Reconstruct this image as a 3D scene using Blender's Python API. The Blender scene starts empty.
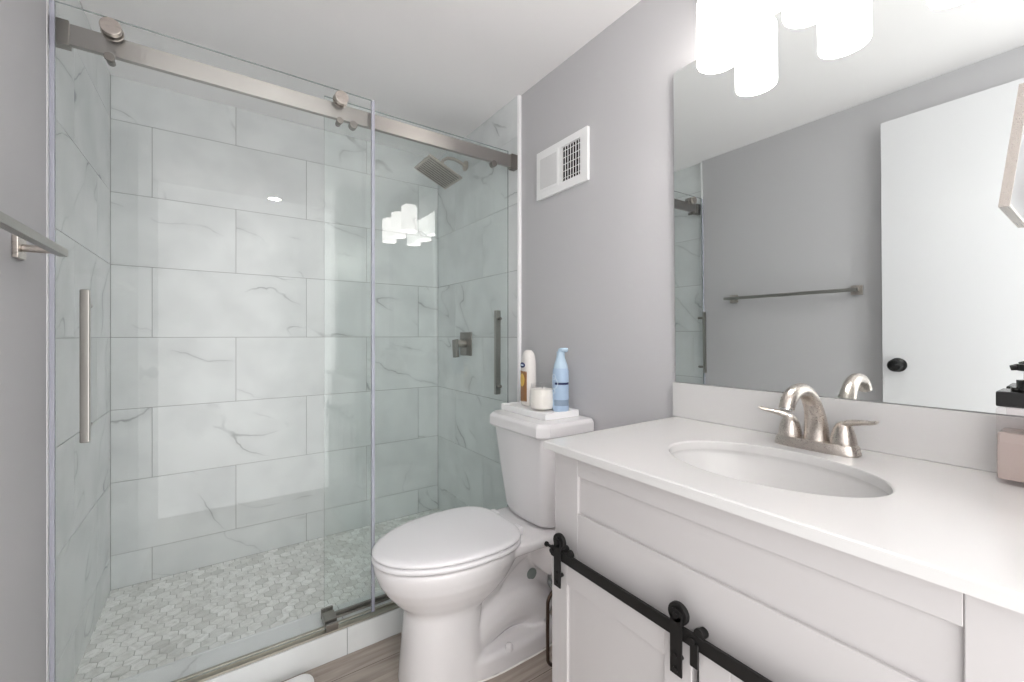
import bpy, bmesh, math, random
from mathutils import Vector, Matrix
random.seed(7)
sc = bpy.context.scene
COL = sc.collection
R = math.radians
PI = math.pi

# ------------------------------------------------------------------ camera, world, exposure
FPX = 422.4
cd = bpy.data.cameras.new('camera')
cd.sensor_width = 36.0
cd.lens = FPX / 1024 * 36.0
cd.shift_y = -5.2 / 1024
cd.clip_start = 0.01
cam = bpy.data.objects.new('camera', cd)
COL.objects.link(cam)
CAM_Z = 1.108
cam.location = (0, 0, CAM_Z)
cam.rotation_euler = (R(90), 0, R(-34.8))
sc.camera = cam
sc.view_settings.view_transform = 'Standard'
sc.view_settings.look = 'None'
sc.view_settings.exposure = 0.9
sc.view_settings.gamma = 1.0
sc.view_settings.use_curve_mapping = False
sc.cycles.use_denoising = True
sc.cycles.max_bounces = 14
sc.cycles.diffuse_bounces = 10
sc.cycles.glossy_bounces = 6
sc.cycles.transparent_max_bounces = 24
sc.cycles.sample_clamp_indirect = 6.0
sc.cycles.caustics_reflective = False
sc.cycles.caustics_refractive = False
w = bpy.data.worlds.new('world')
sc.world = w
w.use_nodes = True
w.node_tree.nodes['Background'].inputs[0].default_value = (1.0, 0.985, 0.975, 1)
w.node_tree.nodes['Background'].inputs[1].default_value = 1.75
SHADE_E = 6.0        # vanity shade emission
HALL_E = 4.0        # hall lamp, watts per area light


def area(name, loc, size, power, rot=(0, 0, 0), col=(1, 1, 1), size_y=None):
    l = bpy.data.lights.new(name, 'AREA')
    l.energy = power
    l.color = col
    l.shape = 'RECTANGLE' if size_y else 'DISK'
    l.size = size
    if size_y:
        l.size_y = size_y
    o = bpy.data.objects.new(name, l)
    o.location = loc
    o.rotation_euler = rot
    COL.objects.link(o)
    return o


area('hall_ceiling_lamp', (0.365, -0.72, 2.19), 0.085, HALL_E, col=(1, 0.99, 0.97))


# ------------------------------------------------------------------ materials
def lin(c):
    return tuple(((x / 255) / 12.92 if x / 255 <= 0.04045 else ((x / 255 + 0.055) / 1.055) ** 2.4) for x in c)


def mat(name, rgb, rough=0.5, metal=0.0, spec=0.5, coat=0.0, emis=None, estr=0.0, alpha=1.0, trans=0.0, ior=1.45,
        aniso=0.0, bump=None, sss=0.0):
    m = bpy.data.materials.new(name)
    m.use_nodes = True
    b = m.node_tree.nodes['Principled BSDF']
    c = lin(rgb)
    b.inputs['Base Color'].default_value = (*c, 1)
    b.inputs['Roughness'].default_value = rough
    b.inputs['Metallic'].default_value = metal
    b.inputs['Specular IOR Level'].default_value = spec
    b.inputs['Coat Weight'].default_value = coat
    b.inputs['Coat Roughness'].default_value = 0.08
    b.inputs['Alpha'].default_value = alpha
    b.inputs['Transmission Weight'].default_value = trans
    b.inputs['IOR'].default_value = ior
    b.inputs['Anisotropic'].default_value = aniso
    if emis:
        b.inputs['Emission Color'].default_value = (*lin(emis), 1)
        b.inputs['Emission Strength'].default_value = estr
    nt = m.node_tree
    tc = nt.nodes.new('ShaderNodeTexCoord')
    nz = nt.nodes.new('ShaderNodeTexNoise')
    nt.links.new(tc.outputs['Object'], nz.inputs['Vector'])
    if bump:
        nz.inputs['Scale'].default_value = bump[0]
        bp = nt.nodes.new('ShaderNodeBump')
        bp.inputs['Strength'].default_value = bump[1]
        bp.inputs['Distance'].default_value = bump[2]
        nt.links.new(nz.outputs['Fac'], bp.inputs['Height'])
        nt.links.new(bp.outputs['Normal'], b.inputs['Normal'])
    else:  # faint procedural roughness variation
        nz.inputs['Scale'].default_value = 18
        mr = nt.nodes.new('ShaderNodeMapRange')
        mr.inputs['To Min'].default_value = max(0.0, rough * 0.9)
        mr.inputs['To Max'].default_value = min(1, rough * 1.1)
        nt.links.new(nz.outputs['Fac'], mr.inputs['Value'])
        nt.links.new(mr.outputs['Result'], b.inputs['Roughness'])
    return m


def brushed(name, rgb, rough=0.3, axis=(2, 60, 60)):
    m = mat(name, rgb, rough, 1.0)
    nt = m.node_tree
    b = nt.nodes['Principled BSDF']
    tc = nt.nodes.new('ShaderNodeTexCoord')
    mp = nt.nodes.new('ShaderNodeMapping')
    mp.inputs['Scale'].default_value = axis
    nz = nt.nodes.new('ShaderNodeTexNoise')
    nz.inputs['Scale'].default_value = 12
    nz.inputs['Detail'].default_value = 4
    mr = nt.nodes.new('ShaderNodeMapRange')
    mr.inputs['To Min'].default_value = rough * 0.75
    mr.inputs['To Max'].default_value = rough * 1.3
    nt.links.new(tc.outputs['Object'], mp.inputs[0])
    nt.links.new(mp.outputs[0], nz.inputs[0])
    nt.links.new(nz.outputs['Fac'], mr.inputs['Value'])
    nt.links.new(mr.outputs[0], b.inputs['Roughness'])
    return m


def clear_glass(name, tint, gloss=1.0, rough=0.0):
    """thin architectural glass: tinted transparency plus Fresnel reflection on faces met from outside"""
    m = bpy.data.materials.new(name)
    m.use_nodes = True
    nt = m.node_tree
    nt.nodes.clear()
    out = nt.nodes.new('ShaderNodeOutputMaterial')
    tr = nt.nodes.new('ShaderNodeBsdfTransparent')
    tr.inputs[0].default_value = (*tint, 1)
    gl = nt.nodes.new('ShaderNodeBsdfGlossy')
    gl.inputs['Roughness'].default_value = rough
    gl.inputs[0].default_value = (1, 1, 1, 1)
    fr = nt.nodes.new('ShaderNodeFresnel')
    fr.inputs['IOR'].default_value = 1.5
    ge = nt.nodes.new('ShaderNodeNewGeometry')
    inv = nt.nodes.new('ShaderNodeMath')
    inv.operation = 'SUBTRACT'
    inv.inputs[0].default_value = 1.0
    nt.links.new(ge.outputs['Backfacing'], inv.inputs[1])
    mu = nt.nodes.new('ShaderNodeMath')
    mu.operation = 'MULTIPLY'
    nt.links.new(fr.outputs[0], mu.inputs[0])
    nt.links.new(inv.outputs[0], mu.inputs[1])
    mu2 = nt.nodes.new('ShaderNodeMath')
    mu2.operation = 'MULTIPLY'
    mu2.use_clamp = True
    mu2.inputs[1].default_value = gloss
    nt.links.new(mu.outputs[0], mu2.inputs[0])
    mx = nt.nodes.new('ShaderNodeMixShader')
    nt.links.new(mu2.outputs[0], mx.inputs[0])
    nt.links.new(tr.outputs[0], mx.inputs[1])
    nt.links.new(gl.outputs[0], mx.inputs[2])
    nt.links.new(mx.outputs[0], out.inputs[0])
    return m


def paint(name, rgb, rough=0.6):
    return mat(name, rgb, rough, spec=0.3, bump=(220, 0.12, 0.0006))


def marble_tile(name, base=(225, 228, 228), vein=(122, 127, 130), rough=0.2, scale=1.0, cloud=0.35, strength=0.9):
    m = bpy.data.materials.new(name)
    m.use_nodes = True
    nt = m.node_tree
    N = nt.nodes.new
    L = nt.links.new
    b = nt.nodes['Principled BSDF']
    b.inputs['Roughness'].default_value = rough
    ge = N('ShaderNodeNewGeometry')
    tc = N('ShaderNodeTexCoord')
    vm = N('ShaderNodeVectorMath')
    vm.operation = 'MULTIPLY_ADD'
    vm.inputs[1].default_value = (37.0, 51.0, 23.0)
    cb = N('ShaderNodeCombineXYZ')
    for i in range(3):
        L(ge.outputs['Random Per Island'], cb.inputs[i])
    L(cb.outputs[0], vm.inputs[0])
    L(tc.outputs['Object'], vm.inputs[2])
    # warp
    nw = N('ShaderNodeTexNoise')
    nw.inputs['Scale'].default_value = 3.0 * scale
    nw.inputs['Detail'].default_value = 6
    L(vm.outputs[0], nw.inputs['Vector'])
    wv = N('ShaderNodeVectorMath')
    wv.operation = 'MULTIPLY_ADD'
    wv.inputs[1].default_value = (0.17, 0.17, 0.17)
    L(nw.outputs['Color'], wv.inputs[0])
    L(vm.outputs[0], wv.inputs[2])
    mp = N('ShaderNodeMapping')
    mp.vector_type = 'TEXTURE'
    mp.inputs['Rotation'].default_value = (0.55, 0.42, 0.0)
    mp.inputs['Scale'].default_value = (1.3, 1.3, 0.36)
    L(wv.outputs[0], mp.inputs[0])
    n1 = N('ShaderNodeTexNoise')
    n1.inputs['Scale'].default_value = 1.5 * scale
    n1.inputs['Detail'].default_value = 1.0
    L(mp.outputs[0], n1.inputs['Vector'])
    s = N('ShaderNodeMath')
    s.operation = 'SUBTRACT'
    s.inputs[1].default_value = 0.5
    L(n1.outputs['Fac'], s.inputs[0])
    a = N('ShaderNodeMath')
    a.operation = 'ABSOLUTE'
    L(s.outputs[0], a.inputs[0])
    rp = N('ShaderNodeMapRange')
    rp.inputs['From Min'].default_value = 0.0
    rp.inputs['From Max'].default_value = 0.006
    rp.inputs['To Min'].default_value = 1.0
    rp.inputs['To Max'].default_value = 0.0
    L(a.outputs[0], rp.inputs['Value'])
    rp2 = N('ShaderNodeMapRange')     # soft halo
    rp2.inputs['From Max'].default_value = 0.04
    rp2.inputs['To Min'].default_value = 0.22
    rp2.inputs['To Max'].default_value = 0.0
    L(a.outputs[0], rp2.inputs['Value'])
    n2 = N('ShaderNodeTexNoise')      # mask
    n2.inputs['Scale'].default_value = 3.6 * scale
    n2.inputs['Detail'].default_value = 3
    L(vm.outputs[0], n2.inputs['Vector'])
    mk = N('ShaderNodeMapRange')
    mk.inputs['From Min'].default_value = 0.47
    mk.inputs['From Max'].default_value = 0.62
    L(n2.outputs['Fac'], mk.inputs['Value'])
    mxv = N('ShaderNodeMath')
    mxv.operation = 'MAXIMUM'
    L(rp.outputs[0], mxv.inputs[0])
    L(rp2.outputs[0], mxv.inputs[1])
    mu = N('ShaderNodeMath')
    mu.operation = 'MULTIPLY'
    L(mxv.outputs[0], mu.inputs[0])
    L(mk.outputs[0], mu.inputs[1])
    ms = N('ShaderNodeMath')
    ms.operation = 'MULTIPLY'
    ms.inputs[1].default_value = strength
    L(mu.outputs[0], ms.inputs[0])
    # clouds
    n3 = N('ShaderNodeTexNoise')
    n3.inputs['Scale'].default_value = 5 * scale
    n3.inputs['Detail'].default_value = 5
    L(wv.outputs[0], n3.inputs['Vector'])
    mc = N('ShaderNodeMapRange')
    mc.inputs['From Min'].default_value = 0.4
    mc.inputs['From Max'].default_value = 0.75
    mc.inputs['To Max'].default_value = cloud
    L(n3.outputs['Fac'], mc.inputs['Value'])
    c1 = N('ShaderNodeMixRGB')
    c1.inputs[1].default_value = (*lin(base), 1)
    c1.inputs[2].default_value = (*lin(tuple(0.5 * (base[i] + vein[i]) for i in range(3))), 1)
    L(mc.outputs[0], c1.inputs[0])
    c2 = N('ShaderNodeMixRGB')
    c2.inputs[2].default_value = (*lin(vein), 1)
    L(ms.outputs[0], c2.inputs[0])
    L(c1.outputs[0], c2.inputs[1])
    L(c2.outputs[0], b.inputs['Base Color'])
    return m


def mosaic_mat():
    m = bpy.data.materials.new('hex_marble')
    m.use_nodes = True
    nt = m.node_tree
    N = nt.nodes.new
    L = nt.links.new
    b = nt.nodes['Principled BSDF']
    b.inputs['Roughness'].default_value = 0.25
    ge = N('ShaderNodeNewGeometry')
    cr = N('ShaderNodeValToRGB')
    e = cr.color_ramp.elements
    e[0].position = 0.0
    e[0].color = (*lin((220, 221, 218)), 1)
    e[1].position = 1.0
    e[1].color = (*lin((250, 251, 249)), 1)
    k = e.new(0.45)
    k.color = (*lin((238, 239, 236)), 1)
    L(ge.outputs['Random Per Island'], cr.inputs[0])
    tc = N('ShaderNodeTexCoord')
    nz = N('ShaderNodeTexNoise')
    nz.inputs['Scale'].default_value = 22
    nz.inputs['Detail'].default_value = 6
    nz.inputs['Distortion'].default_value = 1.5
    L(tc.outputs['Object'], nz.inputs['Vector'])
    mr = N('ShaderNodeMapRange')
    mr.inputs['From Min'].default_value = 0.45
    mr.inputs['From Max'].default_value = 0.75
    mr.inputs['To Max'].default_value = 0.75
    L(nz.outputs['Fac'], mr.inputs['Value'])
    mx = N('ShaderNodeMixRGB')
    mx.inputs[2].default_value = (*lin((198, 198, 194)), 1)
    L(mr.outputs[0], mx.inputs[0])
    L(cr.outputs[0], mx.inputs[1])
    L(mx.outputs[0], b.inputs['Base Color'])
    return m


def plank_mat():
    m = bpy.data.materials.new('wood_look_plank')
    m.use_nodes = True
    nt = m.node_tree
    N = nt.nodes.new
    L = nt.links.new
    b = nt.nodes['Principled BSDF']
    b.inputs['Roughness'].default_value = 0.45
    tc = N('ShaderNodeTexCoord')
    br = N('ShaderNodeTexBrick')
    br.inputs['Scale'].default_value = 1.0
    br.inputs['Brick Width'].default_value = 1.2
    br.inputs['Row Height'].default_value = 0.18
    br.inputs['Mortar Size'].default_value = 0.0012
    br.inputs['Color1'].default_value = (*lin((184, 173, 163)), 1)
    br.inputs['Color2'].default_value = (*lin((168, 157, 147)), 1)
    br.inputs['Mortar'].default_value = (*lin((88, 78, 72)), 1)
    L(tc.outputs['Object'], br.inputs['Vector'])
    mp = N('ShaderNodeMapping')
    mp.inputs['Scale'].default_value = (1.6, 22, 1)
    L(tc.outputs['Object'], mp.inputs[0])
    nz = N('ShaderNodeTexNoise')
    nz.inputs['Scale'].default_value = 2.5
    nz.inputs['Detail'].default_value = 8
    nz.inputs['Distortion'].default_value = 0.6
    L(mp.outputs[0], nz.inputs['Vector'])
    mr = N('ShaderNodeMapRange')
    mr.inputs['From Min'].default_value = 0.35
    mr.inputs['From Max'].default_value = 0.7
    mr.inputs['To Max'].default_value = 0.8
    L(nz.outputs['Fac'], mr.inputs['Value'])
    mx = N('ShaderNodeMixRGB')
    mx.inputs[2].default_value = (*lin((138, 126, 117)), 1)
    L(mr.outputs[0], mx.inputs[0])
    L(br.outputs['Color'], mx.inputs[1])
    L(mx.outputs[0], b.inputs['Base Color'])
    return m


M = dict(
    wall=paint('grey_wall_paint', (196, 195, 197)),
    ceiling=paint('white_ceiling_paint', (248, 246, 246)),
    white_wall=paint('white_hall_paint', (235, 235, 235)),
    trim=mat('white_gloss_trim', (245, 245, 245), 0.3),
    tile=marble_tile('marble_wall_tile', strength=0.7),
    curb_tile=marble_tile('marble_curb_tile', cloud=0.15, strength=0.5),
    grout=mat('grey_grout', (140, 142, 141), 0.9),
    grout_floor=mat('mosaic_grout', (176, 177, 173), 0.9),
    mosaic=mosaic_mat(),
    plank=plank_mat(),
    glass=clear_glass('shower_glass', (0.987, 0.993, 0.992), 1.15),
    rear_glass=clear_glass('green_shower_glass', (0.966, 0.988, 0.981), 1.15),
    glass_edge=mat('glass_edge', (150, 162, 162), 0.15, alpha=0.6),
    seal=mat('clear_plastic_seal', (196, 196, 212), 0.2, alpha=0.5),
    nickel=brushed('brushed_nickel', (196, 188, 181), 0.28),
    nickel_bar=brushed('brushed_nickel_bar', (160, 158, 153), 0.3),
    rail=brushed('satin_rail', (176, 172, 168), 0.11),
    dark_nickel=brushed('dark_nickel', (142, 138, 133), 0.35),
    alu=brushed('aluminium_track', (172, 168, 158), 0.35),
    ceramic=mat('white_porcelain', (230, 228, 229), 0.08, spec=0.5),
    seat=mat('white_seat_plastic', (236, 235, 237), 0.22),
    counter=mat('white_counter', (206, 205, 204), 0.16),
    cabinet=mat('white_painted_cabinet', (190, 187, 187), 0.4),
    black=mat('matte_black_metal', (26, 25, 25), 0.45, metal=0.3),
    black_gloss=mat('black_gloss', (20, 20, 20), 0.2),
    bronze=mat('dark_bronze_wire', (72, 58, 50), 0.35, metal=0.8),
    mirror=mat('mirror_silver', (236, 240, 239), 0.0, metal=1.0),
    white_plastic=mat('white_plastic', (244, 244, 244), 0.35),
    grey_plastic=mat('light_grey_plastic', (196, 196, 196), 0.5),
    slot_shadow=mat('painted_slot_shadow', (26, 25, 25), 0.8),  # near-black colour painted in for the shade behind the vent slots
    door=mat('white_door_paint', (222, 222, 224), 0.35),
    shade=mat('lit_opal_glass', (250, 250, 250), 0.3, emis=(255, 251, 246), estr=SHADE_E),
    bottle=mat('pearly_plastic', (232, 228, 224), 0.25),
    brown_label=mat('brown_label', (150, 106, 66), 0.4),
    gold_label=mat('yellow_label', (226, 186, 92), 0.4),
    navy=mat('navy_print', (32, 42, 92), 0.4),
    wax=mat('white_wax', (244, 240, 233), 0.5),
    jar=clear_glass('jar_glass', (0.97, 0.97, 0.97), 1.2),
    can=mat('light_blue_plastic', (176, 199, 224), 0.3),
    can_cap=mat('pale_blue_cap', (190, 212, 230), 0.3),
    pale_print=mat('pale_print', (215, 228, 240), 0.4),
    grey_print=mat('grey_print', (140, 158, 180), 0.5),
    bottle_glass=clear_glass('dispenser_glass', (0.94, 0.92, 0.92), 1.4),
    pink=mat('pink_soap', (206, 190, 183), 0.1, alpha=0.62),
    hole=mat('grey_green_plug', (128, 138, 134), 0.4),
    caulk=mat('white_caulk', (238, 236, 232), 0.6),
    drain=mat('chrome', (210, 210, 210), 0.12, metal=1.0),
    backing=mat('white_backing', (190, 191, 193), 0.4),
)


def set_aniso(m, amount, rough, rot=0.0):
    nt = m.node_tree
    b = nt.nodes['Principled BSDF']
    for l in list(b.inputs['Roughness'].links):
        nt.links.remove(l)
    b.inputs['Roughness'].default_value = rough
    b.inputs['Anisotropic'].default_value = amount
    b.inputs['Anisotropic Rotation'].default_value = rot
    c = nt.nodes.new('ShaderNodeCombineXYZ')
    c.inputs[0].default_value = 1.0
    nt.links.new(c.outputs[0], b.inputs['Tangent'])


set_aniso(M['rail'], 0.95, 0.34, 0.25)

# ------------------------------------------------------------------ mesh helpers
ORG = {}


class MB:
    def __init__(self):
        self.bm = bmesh.new()
        self.mi = 0

    def _faces(self, faces):
        for f in faces:
            f.material_index = self.mi

    def box(self, a, b, bevel=0.0, seg=2, rot=None, piv=None):
        (x0, y0, z0), (x1, y1, z1) = a, b
        bm = bmesh.new()
        bmesh.ops.create_cube(bm, size=1)
        c = Vector(((x0 + x1) / 2, (y0 + y1) / 2, (z0 + z1) / 2))
        s = Vector((abs(x1 - x0), abs(y1 - y0), abs(z1 - z0)))
        for v in bm.verts:
            v.co = Vector((v.co.x * s.x, v.co.y * s.y, v.co.z * s.z))
        if bevel:
            bmesh.ops.bevel(bm, geom=bm.edges[:], offset=min(bevel, min(s) * 0.49), segments=seg, affect='EDGES', profile=0.5)
        if rot is not None:
            bm.transform(rot.to_4x4())
        bm.transform(Matrix.Translation(c))
        self.merge(bm)
        return self

    def merge(self, bm):
        mi = self.mi
        vm = {}
        for v in bm.verts:
            vm[v] = self.bm.verts.new(v.co)
        for f in bm.faces:
            try:
                nf = self.bm.faces.new([vm[v] for v in f.verts])
                nf.material_index = mi
            except ValueError:
                pass
        bm.free()

    def rings(self, rings, close=True, cap0=True, cap1=True):
        """loft a list of rings (lists of points, equal length)"""
        rv = [[self.bm.verts.new(p) for p in r] for r in rings]
        n = len(rv[0])
        fs = []
        for i in range(len(rv) - 1):
            for j in range(n if close else n - 1):
                k = (j + 1) % n
                try:
                    fs.append(self.bm.faces.new((rv[i][j], rv[i][k], rv[i + 1][k], rv[i + 1][j])))
                except ValueError:
                    pass
        if cap0:
            fs.append(self.bm.faces.new(list(reversed(rv[0]))))
        if cap1:
            fs.append(self.bm.faces.new(rv[-1]))
        self._faces(fs)
        return self

    def cyl(self, p0, p1, r, r1=None, n=24, bevel=0.0):
        p0, p1 = Vector(p0), Vector(p1)
        r1 = r if r1 is None else r1
        ax = (p1 - p0).normalized()
        u = ax.orthogonal().normalized()
        v = ax.cross(u)

        def ring(c, rr):
            return [c + (u * math.cos(2 * PI * i / n) + v * math.sin(2 * PI * i / n)) * rr for i in range(n)]
        if bevel:
            d = (p1 - p0).length
            b = min(bevel, d / 2.01, r * 0.9)
            rs = [ring(p0, r - b), ring(p0 + ax * b * 0.3, r - b * 0.3), ring(p0 + ax * b, r), ring(p1 - ax * b, r1), ring(p1 - ax * b * 0.3, r1 - b * 0.3), ring(p1, r1 - b)]
        else:
            rs = [ring(p0, r), ring(p1, r1)]
        return self.rings(rs)

    def tube(self, pts, rad, n=16, closed=False, flat=None):
        """tube along points; rad scalar or list; flat = (sideways, upward) scale of the section"""
        P = [Vector(p) for p in pts]
        rads = rad if isinstance(rad, (list, tuple)) else [rad] * len(P)
        rs = []
        prev = None
        for i, p in enumerate(P):
            if closed:
                t = (P[(i + 1) % len(P)] - P[i - 1]).normalized()
            else:
                t = (P[min(i + 1, len(P) - 1)] - P[max(i - 1, 0)]).normalized()
            if prev is None:
                u = t.orthogonal().normalized()
            else:
                u = (prev - t * prev.dot(t)).normalized()
            prev = u
            v = t.cross(u)
            fa, fb = flat if flat else (1, 1)
            rs.append([p + (u * math.cos(2 * PI * k / n) * fa + v * math.sin(2 * PI * k / n) * fb) * rads[i] for k in range(n)])
        if closed:
            rs.append(rs[0])
            self.rings(rs, cap0=False, cap1=False)
            bmesh.ops.remove_doubles(self.bm, verts=self.bm.verts, dist=1e-6)
        else:
            self.rings(rs)
        return self

    def lathe(self, prof, c=(0, 0, 0), n=32, sx=1.0, sy=1.0, cap0=True, cap1=True):
        rs = [[(c[0] + r * sx * math.cos(2 * PI * k / n), c[1] + r * sy * math.sin(2 * PI * k / n), c[2] + z) for k in range(n)] for r, z in prof]
        return self.rings(rs, cap0=cap0, cap1=cap1)

    def poly(self, pts, d):
        """prism: polygon pts extruded by vector d"""
        d = Vector(d)
        return self.rings([[Vector(p) for p in pts], [Vector(p) + d for p in pts]])

    def build(self, name, m, parent=None, smooth=True, angle=35, mods=None, origin=None, wn=True):
        bmesh.ops.recalc_face_normals(self.bm, faces=self.bm.faces)
        o = Vector(origin) if origin is not None else (ORG[parent.name] if parent else None)
        if o is None:
            xs = [v.co for v in self.bm.verts]
            mn = Vector((min(v.x for v in xs), min(v.y for v in xs), min(v.z for v in xs)))
            mx = Vector((max(v.x for v in xs), max(v.y for v in xs), max(v.z for v in xs)))
            o = Vector(((mn.x + mx.x) / 2, (mn.y + mx.y) / 2, mn.z))
        self.bm.transform(Matrix.Translation(-o))
        me = bpy.data.meshes.new(name)
        self.bm.to_mesh(me)
        self.bm.free()
        for mm in (m if isinstance(m, (list, tuple)) else [m]):
            me.materials.append(mm)
        if smooth:
            me.shade_smooth()
            me.set_sharp_from_angle(angle=R(angle))
        ob = bpy.data.objects.new(name, me)
        COL.objects.link(ob)
        if smooth and wn:
            w_ = ob.modifiers.new('weighted_normal', 'WEIGHTED_NORMAL')
            w_.keep_sharp = True
        if parent:
            ob.parent = parent
            ob.location = (0, 0, 0) if origin is None else o - ORG[parent.name]
        else:
            ob.location = o
        ORG[ob.name] = o.copy()
        return ob


def thing(name, label, cat, loc, group=None):
    o = bpy.data.objects.new(name, None)
    o.empty_display_size = 0.05
    COL.objects.link(o)
    o.location = loc
    o['label'] = label
    o['category'] = cat
    if group:
        o['group'] = group
    ORG[o.name] = Vector(loc)
    return o


def tag(o, label, cat, group=None):
    o['label'] = label
    o['category'] = cat
    if group:
        o['group'] = group
    return o


def struct(o):
    o['kind'] = 'structure'
    return o


# ------------------------------------------------------------------ room dimensions
XLP, XRP = -0.358, 1.138       # painted walls
XLT, XRT = -0.373, 1.1227      # tiled faces
YB = 2.423                     # tiled back face
YN = -0.16                     # near wall
ZC = 2.208
YCF, YCB = 1.53, 1.683         # curb
ZCT = 0.0932
ZSF = 0.036

# ------------------------------------------------------------------ shell
struct(MB().box((-0.5, YN - 0.06, -0.1), (1.3, YCF + 0.03, 0.0)).build('floor', M['plank'], smooth=False, origin=(0, 0, 0)))
struct(MB().box((-0.6, YN - 0.66, ZC), (1.3, YB + 0.2, ZC + 0.1)).build('ceiling', M['ceiling'], smooth=False))
wl = struct(MB().box((XLP - 0.12, YN, 0), (XLP, 1.552, ZC)).box((XLT - 0.094, 1.552, 0), (XLT - 0.003, YB + 0.1, ZC)).build('wall_left', [M['wall']], smooth=False, origin=(XLP, 0, 0)))
wr = struct(MB().box((XRP, YN, 0), (XRP + 0.12, YB + 0.1, ZC)).build('wall_right', M['wall'], smooth=False, origin=(XRP, 0, 0)))
wb = struct(MB().box((XLT - 0.1, YB + 0.003, 0), (XRP, YB + 0.1, ZC)).build('wall_back', M['grout'], smooth=False, origin=(0, YB, 0)))
# near wall stub behind the vanity, cut to shade it; the rest is left open for world fill light
struct(MB().box((0.72, YN - 0.11, 0), (XRP, YN, ZC)).build('wall_near', M['white_wall'], smooth=False))
TW, TH, G = 0.616, 0.307, 0.0022
ROW0 = 1.1013


def tiles(a0, a1, z0, z1, joint0, place, axis_n, normal):
    """running-bond tiles; place(a, z, d) -> world point, d = height off the wall"""
    mb = MB()
    k0 = int(math.floor((z0 - ROW0) / TH)) - 1
    for k in range(k0, k0 + 12):
        r0, r1 = max(ROW0 + k * TH, z0), min(ROW0 + (k + 1) * TH, z1)
        if r1 - r0 < 0.012:
            continue
        j = joint0 + (0 if k % 2 == 0 else TW / 2)
        j -= math.ceil((j - a0) / TW + 1) * TW
        while j < a1:
            s0, s1 = max(j, a0), min(j + TW, a1)
            if s1 - s0 > 0.012:
                g = G / 2
                pts = [(s0 + g, r0 + g), (s1 - g, r0 + g), (s1 - g, r1 - g), (s0 + g, r1 - g)]
                mb.rings([[place(a, z, -0.003) for a, z in pts], [place(a, z, 0) for a, z in pts]], cap0=False)
            j += TW
    return mb


t = tiles(XLT, XRT, ZSF, ZC, -0.2389, lambda a, z, d: (a, YB - d, z), 1, -1)
struct(t.build('tile_cladding', M['tile'], wb, smooth=False))
# right wall: grout bed + tiles
mb = MB().box((XRT + 0.003, 1.575, 0), (XRP, YB + 0.003, ZC))
struct(mb.build('grout_bed', M['grout'], wr, smooth=False))
t = tiles(1.572, YB, 0.0, ZC, 2.187, lambda a, z, d: (XRT - d, a, z), 0, -1)
struct(t.build('tile_cladding', M['tile'], wr, smooth=False))
mb = MB().box((XLT - 0.05, 1.553, 0), (XLT - 0.0028, YB + 0.003, ZC))
struct(mb.build('grout_bed', M['grout'], wl, smooth=False))
t = tiles(1.554, YB, 0.0, ZC, 1.88, lambda a, z, d: (XLT + d, a, z), 0, 1)
struct(t.build('tile_cladding', M['tile'], wl, smooth=False))
# edge trims
struct(MB().box((XRT - 0.0015, 1.562, ZCT - 0.09), (XRP + 0.001, 1.573, ZC - 0.001), 0.002).build('trim_1', M['trim']))
struct(MB().box((XLT, 1.5525, 0), (XLP + 0.002, 1.563, ZC - 0.001), 0.002).build('trim_2', M['trim']))
# baseboards
struct(MB().box((XRP - 0.012, 0.76, 0), (XRP, 1.56, 0.085), 0.003).build('baseboard_right', M['trim']))
struct(MB().box((XLP, 0.66, 0), (XLP + 0.012, 1.525, 0.085), 0.003).build('baseboard_left', M['trim']))

# shower floor: hexagon mosaic
fl = struct(MB().box((XLT, YCB, -0.05), (XRT, YB, ZSF - 0.0012)).build('shower_floor', M['grout_floor'], smooth=False, origin=(0, 2, ZSF)))
mb = MB()
HR = 0.0264
hx = HR * math.sqrt(3)


def clip_poly(pts, f):
    out = []
    for i in range(len(pts)):
        p, q = pts[i], pts[(i + 1) % len(pts)]
        fp, fq = f(p), f(q)
        if fp >= 0:
            out.append(p)
        if fp * fq < 0:
            s = fp / (fp - fq)
            out.append((p[0] + (q[0] - p[0]) * s, p[1] + (q[1] - p[1]) * s))
    return out


row = 0
y = YCB - 0.02
while y < YB + HR:
    x = XLT - 0.02 + (hx / 2 if row % 2 else 0)
    while x < XRT + hx:
        rr = HR - 0.0016
        pts = [(x + rr * math.sin(i * PI / 3), y + rr * math.cos(i * PI / 3)) for i in range(6)]
        for f in (lambda p: p[0] - XLT, lambda p: XRT - p[0], lambda p: p[1] - YCB, lambda p: YB - p[1]):
            if pts:
                pts = clip_poly(pts, f)
        if len(pts) >= 3:
            mb.rings([[(px, py, ZSF - 0.0012) for px, py in pts], [(px, py, ZSF) for px, py in pts]], cap0=False)
        x += hx
    y += HR * 1.5
    row += 1
struct(mb.build('mosaic_tiles', M['mosaic'], fl, smooth=False))

# curb
cb = struct(MB().box((XLT, YCF + 0.003, 0), (XRP, YCB - 0.003, ZCT - 0.003)).build('trim_4', M['grout'], smooth=False, origin=(0.3, YCF, 0)))
mb = MB()
j = 0.3676 - 2 * TW
while j < XRP:
    s0, s1 = max(j, XLT) + 0.001, min(j + TW, XRP) - 0.001
    if s1 > s0:
        mb.box((s0, YCF, 0.001), (s1, YCF + 0.008, ZCT), 0.0008, 1)
        mb.box((s0, YCF + 0.009, ZCT - 0.006), (s1, YCB - 0.009, ZCT), 0.0008, 1)
        mb.box((s0, YCB - 0.008, ZSF), (s1, YCB, ZCT), 0.0008, 1)
    j += TW
struct(mb.build('curb_tiles', M['curb_tile'], cb, smooth=False))

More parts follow.
